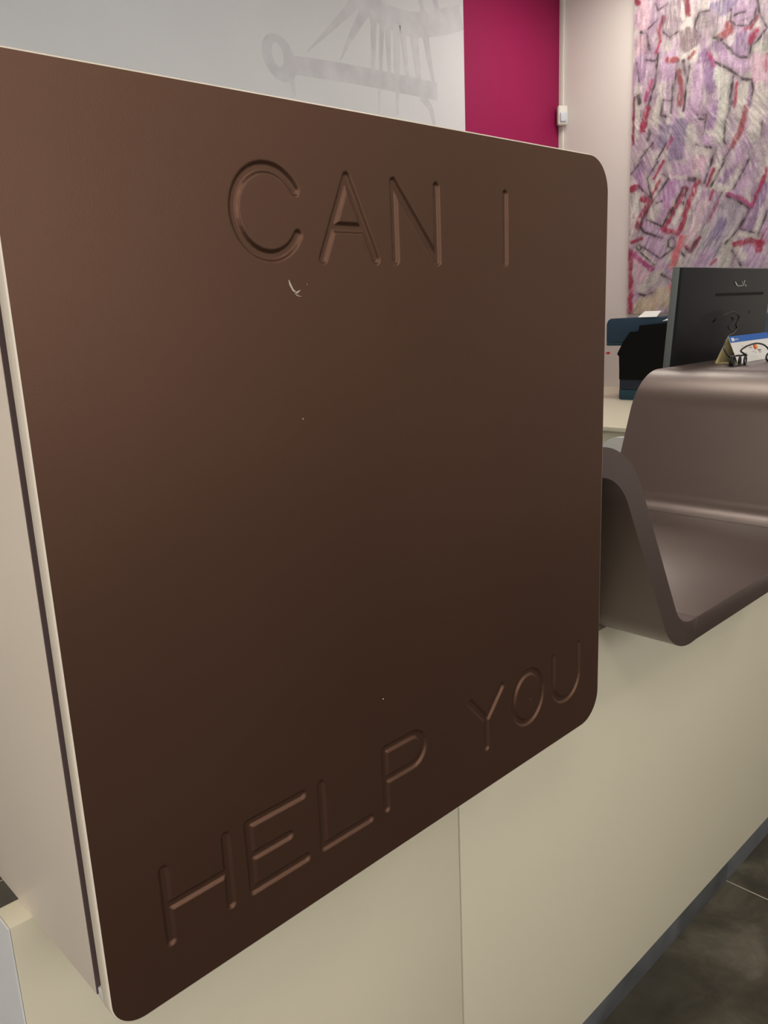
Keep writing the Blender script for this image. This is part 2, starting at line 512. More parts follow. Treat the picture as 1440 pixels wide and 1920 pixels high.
# letter strokes, in metres on the panel
def arc(cx, cz, rx, rz, a0, a1, n=28):
    return [(cx + rx * math.cos(math.radians(a0 + (a1 - a0) * k / n)), cz + rz * math.sin(math.radians(a0 + (a1 - a0) * k / n))) for k in range(n + 1)]
b0, t0, b1, t1 = 0.832, 0.888, 1.290, 1.346
LET = [
    arc(0.3485, 1.319, 0.0275, 0.0280, 32, 330),
    [(0.394, b1), (0.4195, t1)], [(0.4195, t1), (0.446, b1)], [(0.404, 1.3115), (0.4355, 1.3115)],
    [(0.467, b1), (0.467, t1)], [(0.467, t1), (0.515, b1)], [(0.515, b1), (0.515, t1)],
    [(0.604, b1), (0.604, t1)],
    [(0.220, b0), (0.220, t0)], [(0.270, b0), (0.270, t0)], [(0.220, 0.859), (0.270, 0.859)],
    [(0.290, b0), (0.290, t0)], [(0.290, t0), (0.341, t0)], [(0.290, 0.860), (0.326, 0.860)], [(0.290, b0), (0.341, b0)],
    [(0.360, b0), (0.360, t0)], [(0.360, b0), (0.411, b0)],
    [(0.431, b0), (0.431, t0)], [(0.431, t0), (0.465, t0)] + arc(0.465, 0.8735, 0.0145, 0.0145, 90, -90, 14) + [(0.431, 0.859)],
    [(0.545, t0), (0.569, 0.8615), (0.593, t0)], [(0.569, 0.8615), (0.569, b0)],
    arc(0.637, 0.860, 0.0245, 0.0275, 0, 360, 40),
    [(0.682, t0), (0.682, 0.856)] + arc(0.706, 0.856, 0.024, 0.0235, 180, 360, 20) + [(0.730, t0)],
]
HW, DEP, WALL = 0.0042, 0.0019, 0.0024
def groove_depth(X, Z):
    D = np.full(X.shape, 1.0)
    for poly in LET:
        for (ax, az), (bx, bz) in zip(poly, poly[1:]):
            dx, dz = bx - ax, bz - az
            L2 = dx * dx + dz * dz + 1e-12
            t = np.clip(((X - ax) * dx + (Z - az) * dz) / L2, 0, 1)
            d = np.hypot(X - (ax + t * dx), Z - (az + t * dz))
            D = np.minimum(D, d)
    s = np.clip((HW - D) / WALL, 0, 1)          # flat-bottomed groove with sloping, rounded walls
    return DEP * (0.6 * s + 0.4 * s * s * (3 - 2 * s))

def lin(a, b, step):
    n = max(1, int(round((b - a) / step)))
    return list(np.linspace(a, b, n + 1))[:-1]
IN = 0.0012                                   # rounding of the front arris
fx0, fx1, fz0, fz1, fr = PX0 + IN, PX1 - IN, PZ0 + IN, PZ1 - IN, RC - IN
cs = [fr * (1 - math.cos(math.pi / 2 * k / 12)) for k in range(12)] + [RTL - IN, RBL - IN]
cs = sorted(cs)
xs = np.array([fx0 + c for c in cs] + lin(fx0 + fr, 0.742, 0.0007) + [0.742] + [fx1 - c for c in cs[::-1]])
xs = np.unique(np.round(xs, 6))
zs = np.array([fz0 + fr * k / 2 for k in range(2)] + lin(fz0 + fr, 0.896, 0.0007) + lin(0.896, 1.282, 0.03) + lin(1.282, fz1 - fr, 0.0007) + [fz1 - fr, fz1 - fr / 2, fz1])
nx, nz = len(xs), len(zs)
X, Z = np.meshgrid(xs, zs)
dxe = np.minimum(X - fx0, fx1 - X)
drop = np.where(dxe < fr, fr - np.sqrt(np.clip(fr * fr - (fr - dxe) ** 2, 0, None)), 0.0)
ft = RTL - IN
dtl = np.where(dxe < ft, ft - np.sqrt(np.clip(ft * ft - (ft - dxe) ** 2, 0, None)), 0.0)
drop = np.where((X < 0.4) & (Z > 1.1), dtl, drop)
fb_ = RBL - IN
dbl = np.where(dxe < fb_, fb_ - np.sqrt(np.clip(fb_ * fb_ - (fb_ - dxe) ** 2, 0, None)), 0.0)
drop = np.where((X < 0.4) & (Z < 1.1), dbl, drop)
lo, hi = fz0 + fr, fz1 - fr
Zd = np.where(Z > hi, hi + (Z - hi) * (fr - drop) / fr, np.where(Z < lo, lo - (lo - Z) * (fr - drop) / fr, Z))
Yd = PYF + groove_depth(X, Zd)
def grid_mesh(name, XX, YY, ZZ, flip=False):
    r, c = XX.shape
    me = bpy.data.meshes.new(name)
    co = np.stack([XX, YY, ZZ], -1).reshape(-1, 3).astype(np.float32)
    idx = np.arange(r * c).reshape(r, c)
    q = np.stack([idx[:-1, :-1], idx[:-1, 1:], idx[1:, 1:], idx[1:, :-1]], -1).reshape(-1, 4)
    if flip:
        q = q[:, ::-1]
    me.vertices.add(len(co))
    me.vertices.foreach_set('co', co.ravel())
    me.loops.add(q.size)
    me.loops.foreach_set('vertex_index', q.ravel().astype(np.int32))
    me.polygons.add(len(q))
    me.polygons.foreach_set('loop_start', np.arange(0, q.size, 4, dtype=np.int32))
    me.polygons.foreach_set('loop_total', np.full(len(q), 4, dtype=np.int32))
    me.update(calc_edges=True)
    me.validate()
    return me
face = mesh_obj('engraved_face', grid_mesh('engraved_face', X, Yd, Zd), 'brown', sg, 0)
face.data.polygons.foreach_set('use_smooth', [True] * len(face.data.polygons))
face['label'] = 'brown engraved front'

# pale edge of the face board
def rrect(inset, n=12):
    x0, x1, z0, z1 = PX0 + inset, PX1 - inset, PZ0 + inset, PZ1 - inset
    r, q, l = RC - inset, RTL - inset, RBL - inset
    o = []
    for (cx, cz, a, r) in ((x1 - r, z0 + r, -90, r), (x1 - r, z1 - r, 0, r), (x0 + q, z1 - q, 90, q), (x0 + l, z0 + l, 180, l)):
        for k in range(n + 1):
            t = math.radians(a + 90 * k / n)
            o.append((cx + r * math.cos(t), cz + r * math.sin(t)))
    return o
bm = bmesh.new()
rings = []
for (ins, y) in ((IN, PYF), (IN * 0.3, PYF + IN * 0.3), (0.0, PYF + IN), (0.0, PYF + 0.0105), (0.001, PYF + 0.0115)):
    rings.append([bm.verts.new((x, y, z)) for x, z in rrect(ins)])
for A, B in zip(rings, rings[1:]):
    n = len(A)
    for k in range(n):
        bm.faces.new((A[k], A[(k + 1) % n], B[(k + 1) % n], B[k]))
bm.faces.new(rings[-1])
edge = from_bm('board_edge', bm, 'edge', sg, 50)
edge['label'] = 'pale cream edge of the board'

# chipped marks on the face
bm = bmesh.new()
def mark(pts, ws):
    v = []
    for i, (x, z) in enumerate(pts):
        a, b = pts[max(i - 1, 0)], pts[min(i + 1, len(pts) - 1)]
        dx, dz = b[0] - a[0], b[1] - a[1]
        l = math.hypot(dx, dz)
        w = ws[i] / 2
        v.append((bm.verts.new((x - dz / l * w, PYF - 0.0002, z + dx / l * w)), bm.verts.new((x + dz / l * w, PYF - 0.0002, z - dx / l * w))))
    for p, q in zip(v, v[1:]):
        bm.faces.new((p[0], p[1], q[1], q[0]))
mark([(0.3615, 1.2755), (0.3625, 1.2725), (0.3645, 1.2690), (0.3672, 1.2668)], [0.0006, 0.0016, 0.0014, 0.0012])
mark([(0.3660, 1.2665), (0.3690, 1.2675), (0.3715, 1.2690)], [0.0016, 0.0012, 0.0003])
mark([(0.3672, 1.2655), (0.3700, 1.2645), (0.3725, 1.2645)], [0.0008, 0.0005, 0.0003])
bmesh.ops.remove_doubles(bm, verts=bm.verts, dist=0.0004)
from_bm('chipped_mark', bm, 'scratch', sg, 0)
for (x, z, s) in ((0.3775, 1.2725, 0.0007), (0.366, 1.1795, 0.0011), (0.432, 0.9355, 0.0012), (0.6405, 0.8565, 0.0010)):
    bm = bmesh.new()
    mark([(x - s / 2, z), (x + s / 2, z)], [s, s])
    from_bm('speck', bm, 'scratch', sg, 0)

# ------------------------------------------------------------------ things on the counter top
ZTOP = ZHI + T / 2
# tent card
tc = thing('tent_card', (2.1, 0.866, ZTOP), 'small white tent card with a blue header standing on the brown top', 'card')
ax0, ax1 = 2.005, 2.240
AP, NB, FB = (0.866, ZTOP + 0.0640), (0.838, ZTOP + 0.0004), (0.895, ZTOP + 0.0004)
th = 0.0008
prism('front_leaf', [NB, (NB[0] + th, NB[1]), (AP[0] + th * 0.5, AP[1] - 0.001), AP], 'x', ax0, ax1, 'card', tc)
prism('back_leaf', [(FB[0] - th, FB[1]), FB, (AP[0] + th, AP[1]), (AP[0] + th * 0.6, AP[1] - 0.001)], 'x', ax0, ax1, 'card_in', tc)
prism('base_leaf', [(NB[0] + th * 1.5, NB[1]), (FB[0] - th * 1.5, NB[1]), (FB[0] - th * 1.5, NB[1] + th), (NB[0] + th * 1.5, NB[1] + th)], 'x', ax0, ax1, 'card_in', tc)

def on_card(u0, u1, w0, w1, name, m, lift=0.0003, pts=None):
    """flat print on the sloping front leaf; u along the card, w down from the ridge (metres)"""
    d = Vector((0, NB[0] - AP[0], NB[1] - AP[1])).normalized()
    nrm = Vector((0, d.z, -d.y))
    if nrm.y > 0:
        nrm = -nrm
    bm = bmesh.new()
    P = pts or [(u0, w0), (u1, w0), (u1, w1), (u0, w1)]
    vs_ = [bm.verts.new(Vector((ax0 + u, AP[0], AP[1])) + d * w + nrm * lift) for u, w in P]
    bm.faces.new(vs_)
    return from_bm(name, bm, m, tc, 0)
def circ(cu, cw, r, n=18):
    return [(cu + r * math.cos(2 * math.pi * k / n), cw + r * math.sin(2 * math.pi * k / n)) for k in range(n)]
def rr(u0, u1, w0, w1, r, n=4):
    o = []
    for (cx, cz, a) in ((u1 - r, w1 - r, 0), (u0 + r, w1 - r, 90), (u0 + r, w0 + r, 180), (u1 - r, w0 + r, 270)):
        for k in range(n + 1):
            t = math.radians(a + 90 * k / n)
            o.append((cx + r * math.cos(t), cz + r * math.sin(t)))
    return o
on_card(0.0005, 0.2345, 0.0, 0.0165, 'blue_header', 'blue')
on_card(0, 0, 0, 0, 'logo_square', 'pwhite', 0.0005, rr(0.011, 0.027, 0.0045, 0.0130, 0.0025))
on_card(0, 0, 0, 0, 'logo_mark', 'blue', 0.0007, circ(0.0195, 0.0085, 0.0012))
on_card(0.050, 0.064, 0.027, 0.028, 'printed_line', 'pgrey')
on_card(0.100, 0.1015, 0.0265, 0.0300, 'printed_mark', 'pblack')
on_card(0, 0, 0, 0, 'red_disc', 'pred', 0.0004, circ(0.1260, 0.0345, 0.0068))
on_card(0, 0, 0, 0, 'orange_disc', 'porange', 0.0005, circ(0.1360, 0.0345, 0.0068))
on_card(0.064, 0.069, 0.0455, 0.0495, 'printed_mark', 'pgrey')
on_card(0.062, 0.080, 0.0520, 0.0525, 'printed_line', 'pgrey')
on_card(0.098, 0.120, 0.0455, 0.0465, 'printed_line', 'pgrey')
on_card(0.118, 0.124, 0.0480, 0.0500, 'printed_mark', 'pgrey')
on_card(0.139, 0.158, 0.0425, 0.0450, 'printed_line', 'pblack')
on_card(0.141, 0.149, 0.0465, 0.0505, 'printed_mark', 'pgrey')
on_card(0.149, 0.156, 0.0490, 0.0505, 'printed_mark', 'pred')
def card_text(body, u, w, size, m):
    cu = bpy.data.curves.new('t', 'FONT')
    cu.body = body
    cu.size = size
    o = bpy.data.objects.new('t', cu)
    C.objects.link(o)
    dg = bpy.context.evaluated_depsgraph_get()
    me = bpy.data.meshes.new_from_object(o.evaluated_get(dg))
    bpy.data.objects.remove(o, do_unlink=True)
    d = Vector((0, NB[0] - AP[0], NB[1] - AP[1])).normalized()
    nrm = Vector((0, d.z, -d.y))
    if nrm.y > 0:
        nrm = -nrm
    base = Vector((ax0 + u, AP[0], AP[1])) + nrm * 0.0006
    for v in me.vertices:
        v.co = base + Vector((1, 0, 0)) * v.co.x + d * (w - v.co.y)
    me.materials.clear()
    return mesh_obj('printed_word', me, m, tc, 0)
card_text('sumup', 0.0285, 0.0110, 0.0080, 'pwhite')
card_text('Bank', 0.0950, 0.0365, 0.0068, 'pblack')

# coiled black cord
def ring_path(cx, cz, rx, rz, y, dy, a0, turns, n=16):
    N = int(n * turns)
    return [(cx + rx * math.cos(math.radians(a0) - 2 * math.pi * k / n), y + dy * k / N, cz + rz * math.sin(math.radians(a0) - 2 * math.pi * k / n)) for k in range(N + 1)]
cord = thing('coiled_cord', (1.95, 0.822, ZTOP), 'black coiled cord looping over the brown top in front of the tent card', 'cord')
p = [(2.272, 0.965, 1.161), (2.158, 0.93, 1.159), (2.051, 0.89, 1.155), (1.972, 0.86, 1.147), (1.925, 0.84, 1.140), (1.914, 0.83, 1.130), (1.920, 0.824, 1.120)]
p += ring_path(1.924, 1.1105, 0.0095, 0.0105, 0.824, -0.010, 100, 2.0)
p += [(1.934, 0.816, 1.121)]
p += ring_path(1.953, 1.1105, 0.0085, 0.0105, 0.816, -0.006, 100, 1.0)
p += ring_path(1.969, 1.1105, 0.0095, 0.0105, 0.810, -0.006, 100, 1.0)
p += [(1.954, 0.812, 1.131), (1.978, 0.812, 1.139), (2.002, 0.812, 1.142), (2.028, 0.812, 1.144), (2.054, 0.812, 1.143), (2.081, 0.812, 1.139), (2.104, 0.812, 1.132), (2.118, 0.811, 1.122), (2.112, 0.808, 1.110)]
p += ring_path(2.098, 1.1090, 0.0150, 0.0095, 0.806, -0.012, 0, 2.0)
p += [(2.125, 0.79, 1.1015), (2.20, 0.795, 1.1005), (2.30, 0.80, 1.1005), (2.42, 0.82, 1.1005)]
tube('cord', p, 0.0021, 'cable', cord, 8, 4)
prism('cord_foot', [(1.914 + 0.0, ZTOP + 0.0003), (1.976, ZTOP + 0.0003), (1.974, ZTOP + 0.0025), (1.916, ZTOP + 0.0025)], 'y', 0.806, 0.826, 'cable', cord, 0.0006)

# ------------------------------------------------------------------ staff side
# low work table behind the counter (carries the monitor)
wt = thing('work_table', (2.1, 1.05, 0), 'cream work table behind the counter under the monitor', 'table')
box('table_top', 1.75, 2.80, 0.955, 1.33, 0.715, 0.74, 'desk', wt, 0.001)
for (x, y) in ((1.77, 0.965), (2.74, 0.965), (1.77, 1.27), (2.74, 1.27)):
    box('leg', x, x + 0.04, y, y + 0.04, 0.0005, 0.715, 'alu', wt)

# monitor seen from behind, its top leaning toward the counter
mo = thing('computer_monitor', (2.31, 1.05, 0.74), 'dark grey computer monitor seen from behind above the brown top', 'monitor')
MX0, MX1 = 2.031, 2.600
MR = Matrix.Translation(Vector((0, 1.0, 1.332))) @ Matrix.Rotation(math.radians(4.0), 4, 'X')
def mon_box(name, x0, x1, y0, y1, z0, z1, m, bev=0.0, parent=None):
    bm = bmesh.new()
    bm_box(bm, x0, x1, y0, y1, z0, z1, bev)
    bm.transform(MR)
    return from_bm(name, bm, m, parent or mo)
back = mon_box('back_shell', MX0, MX1, 0.0, 0.0085, -0.345, 0.0, 'mon_back', 0.002)
mon_box('side_frame', MX0 - 0.0015, MX1 + 0.0015, 0.0087, 0.027, -0.346, 0.0012, 'mon_side', 0.0015)
mon_box('screen', MX0 + 0.006, MX1 - 0.006, 0.0272, 0.0282, -0.33, -0.006, 'screen')
mon_box('vent_slot', 2.232, 2.553, -0.0003, 0.002, -0.0735, -0.0655, 'black', 0.0, back)
mon_box('lock_hole', 2.466, 2.471, -0.0003, 0.002, -0.126, -0.117, 'black', 0.0, back)
# silver badge strokes
bm = bmesh.new()
for (x0, z0, x1, z1, w) in ((2.346, -0.036, 2.3575, -0.0445, 0.0030), (2.3585, -0.0445, 2.362, -0.0440, 0.0048), (2.364, -0.0475, 2.400, -0.0465, 0.0014), (2.390, -0.0350, 2.394, -0.0400, 0.0018),
                            (2.4045, -0.0345, 2.4085, -0.0365, 0.0048), (2.4025, -0.0425, 2.4070, -0.0425, 0.0056), (2.4165, -0.0455, 2.4200, -0.0475, 0.0056)):
    a, b = Vector((x0, 0, z0)), Vector((x1, 0, z1))
    t = (b - a).normalized()
    n_ = Vector((-t.z, 0, t.x)) * (w / 2)
    q = []
    for y in (0.0, -0.0012):
        q.append([bm.verts.new(v + Vector((0, y, 0))) for v in (a - n_, b - n_, b + n_, a + n_)])
    bm.faces.new(q[0])
    bm.faces.new(q[1][::-1])
    for k in range(4):
        bm.faces.new((q[0][k], q[0][(k + 1) % 4], q[1][(k + 1) % 4], q[1][k]))
bm.transform(MR)
from_bm('silver_badge', bm, 'chrome', back, 0)
mon_box('stand_hinge', 2.27, 2.36, 0.0005, 0.03, -0.345, -0.27, 'mon_back', 0.003)
box('stand_column', 2.285, 2.345, 1.045, 1.062, 0.752, 1.12, 'mon_back', mo, 0.003)
box('stand_foot', 2.20, 2.43, 0.99, 1.15, 0.7405, 0.752, 'mon_back', mo, 0.003)

# cable hanging from the monitor back
cb = thing('monitor_cable', (2.28, 0.985, 1.15), 'glossy black cable looping out of the monitor back', 'cable')
tube('cable_loop', [(2.216, 1.000, 1.192), (2.211, 0.990, 1.200), (2.239, 0.985, 1.208), (2.266, 0.985, 1.212), (2.300, 0.985, 1.215), (2.329, 0.985, 1.210), (2.345, 0.985, 1.201), (2.338, 0.985, 1.190), (2.328, 0.985, 1.180), (2.335, 0.985, 1.171), (2.318, 0.982, 1.165), (2.285, 0.972, 1.162)], 0.0022, 'cable', cb)
tube('cable_loop', [(2.319, 0.995, 1.200), (2.310, 0.986, 1.194), (2.298, 0.985, 1.187), (2.278, 0.985, 1.176), (2.295, 0.985, 1.169), (2.323, 0.987, 1.168)], 0.0020, 'cable', cb)

# large cream desk along the right wall
dk = thing('side_desk', (3.8, 1.6, 0), 'wide cream desk along the right wall under the painting', 'desk')
box('desk_top', 2.990, XR - 0.002, 0.98, 2.72, 0.742, 0.760, 'desk', dk, 0.0015)
box('front_panel', 3.010, 3.028, 1.00, 2.70, 0.0005, 0.7415, 'desk', dk, 0.001)
box('side_panel', 3.030, XR - 0.01, 0.99, 1.008, 0.0005, 0.7415, 'desk', dk, 0.001)
box('side_panel', 3.030, XR - 0.01, 2.69, 2.708, 0.0005, 0.7415, 'desk', dk, 0.001)

# white chair with a rounded backrest, pushed up to that desk
ch = thing('white_chair', (2.82, 1.45, 0), 'white rounded chair back peeking over the brown hook near the desk', 'chair')
def chair_profile():
    o = []
    y0, y1, zt, r = 1.215, 1.722, 0.748, 0.095
    for (cy, cz, a) in ((y0 + r, zt - r, 180), (y1 - r, zt - r, 90)):
        for k in range(11):
            t = math.radians(a - 90 * k / 10)
            o.append((cy + r * math.cos(t), cz + r * math.sin(t)))
    for (cy, cz, a) in ((y1 - 0.03, 0.50, 0), (y0 + 0.03, 0.50, -90)):
        for k in range(5):
            t = math.radians(a - 90 * k / 4)
            o.append((cy + 0.03 * math.cos(t), cz + 0.03 * math.sin(t)))
    return o
prism('backrest', chair_profile(), 'x', 2.838, 2.862, 'chair', ch, 0.006)
box('seat', 2.864, 2.985, 1.24, 1.70, 0.42, 0.455, 'chair', ch, 0.012)
for (x, y) in ((2.868, 1.26), (2.868, 1.66), (2.955, 1.26), (2.955, 1.66)):
    box('leg', x, x + 0.022, y, y + 0.022, 0.0005, 0.42, 'alu', ch)
for y in (1.30, 1.62):
    box('back_stay', 2.862, 2.876, y, y + 0.03, 0.43, 0.60, 'alu', ch)

# printer on the desk
pr = thing('office_printer', (4.0, 2.0, 0.76), 'dark navy and black office printer on the cream desk under the painting', 'printer')
def rprof(y0, y1, z0, z1, r, corners):
    o = []
    for key, cy, cz, a in (('tl', y1 - r, z1 - r, 0), ('tr', y0 + r, z1 - r, 90), ('br', y0 + r, z0 + r, 180), ('bl', y1 - r, z0 + r, 270)):
        if key in corners:
            for k in range(7):
                t = math.radians(a + 90 * k / 6)
                o.append((cy + r * math.cos(t), cz + r * math.sin(t)))
        else:
            o.append({'tl': (y1, z1), 'tr': (y0, z1), 'br': (y0, z0), 'bl': (y1, z0)}[key])
    return o
prism('scanner_lid', rprof(1.63, 2.361, 1.0535, 1.176, 0.030, ('tl', 'tr')), 'x', 3.956, 4.40, 'navy', pr, 0.003)
prism('scanner_base', rprof(1.63, 2.358, 1.036, 1.0525, 0.006, ('bl', 'br')), 'x', 3.953, 4.40, 'teal', pr, 0.002)
prism('body', [(1.64, 0.8665), (2.246, 0.8665), (2.246, 0.985), (2.262, 0.996), (2.226, 1.061), (2.191, 1.1085), (2.14, 1.1085), (2.14, 1.140), (1.961, 1.1525), (1.64, 1.17)], 'x', 3.895, 3.951, 'black', pr, 0.003)
box('core', 3.953, 4.40, 1.64, 2.22, 0.8665, 1.035, 'black', pr, 0.002)
prism('paper_drawer', rprof(1.64, 2.246, 0.7605, 0.812, 0.010, ('bl',)), 'x', 3.90, 4.40, 'teal', pr, 0.002)
prism('paper_drawer', rprof(1.64, 2.246, 0.8135, 0.8655, 0.010, ()), 'x', 3.902, 4.40, 'navy2', pr, 0.002)
box('grip', 3.889, 3.8945, 1.95, 2.06, 0.872, 0.880, 'steel', pr, 0.001)
def sheet(name, P, m, label, cat, th_=0.0015):
    bm = bmesh.new()
    n_ = (Vector(P[1]) - Vector(P[0])).cross(Vector(P[3]) - Vector(P[0])).normalized() * th_
    A = [bm.verts.new(Vector(q_)) for q_ in P]
    B = [bm.verts.new(Vector(q_) + n_) for q_ in P]
    bm.faces.new(A)
    bm.faces.new(B[::-1])
    for k in range(4):
        bm.faces.new((A[k], A[(k + 1) % 4], B[(k + 1) % 4], B[k]))
    return tag(from_bm(name, bm, m, None, 0), label, cat)
sheet('paper_sheet', [(3.946, 2.175, 1.178), (3.946, 2.072, 1.178), (3.999, 2.076, 1.206), (3.999, 2.166, 1.206)], 'paper', 'small sheet of white paper leaning on the printer top', 'paper')
sheet('paper_sheet', [(3.935, 2.035, 1.157), (3.935, 1.93, 1.166), (3.965, 1.93, 1.197), (3.965, 1.985, 1.181)], 'paper', 'crumpled white paper on the printer beside the monitor edge', 'paper')
# small red arrow sticker on the wall by the printer
prism('red_arrow_sticker', [(2.705, 0.957), (2.692, 0.957), (2.692, 0.951), (2.672, 0.961), (2.692, 0.971), (2.692, 0.965), (2.705, 0.965)], 'x', XR - 0.0012, XR - 0.0004, 'pred', None)
tag(bpy.data.objects['red_arrow_sticker'], 'tiny red arrow sticker on the wall left of the printer', 'sticker')

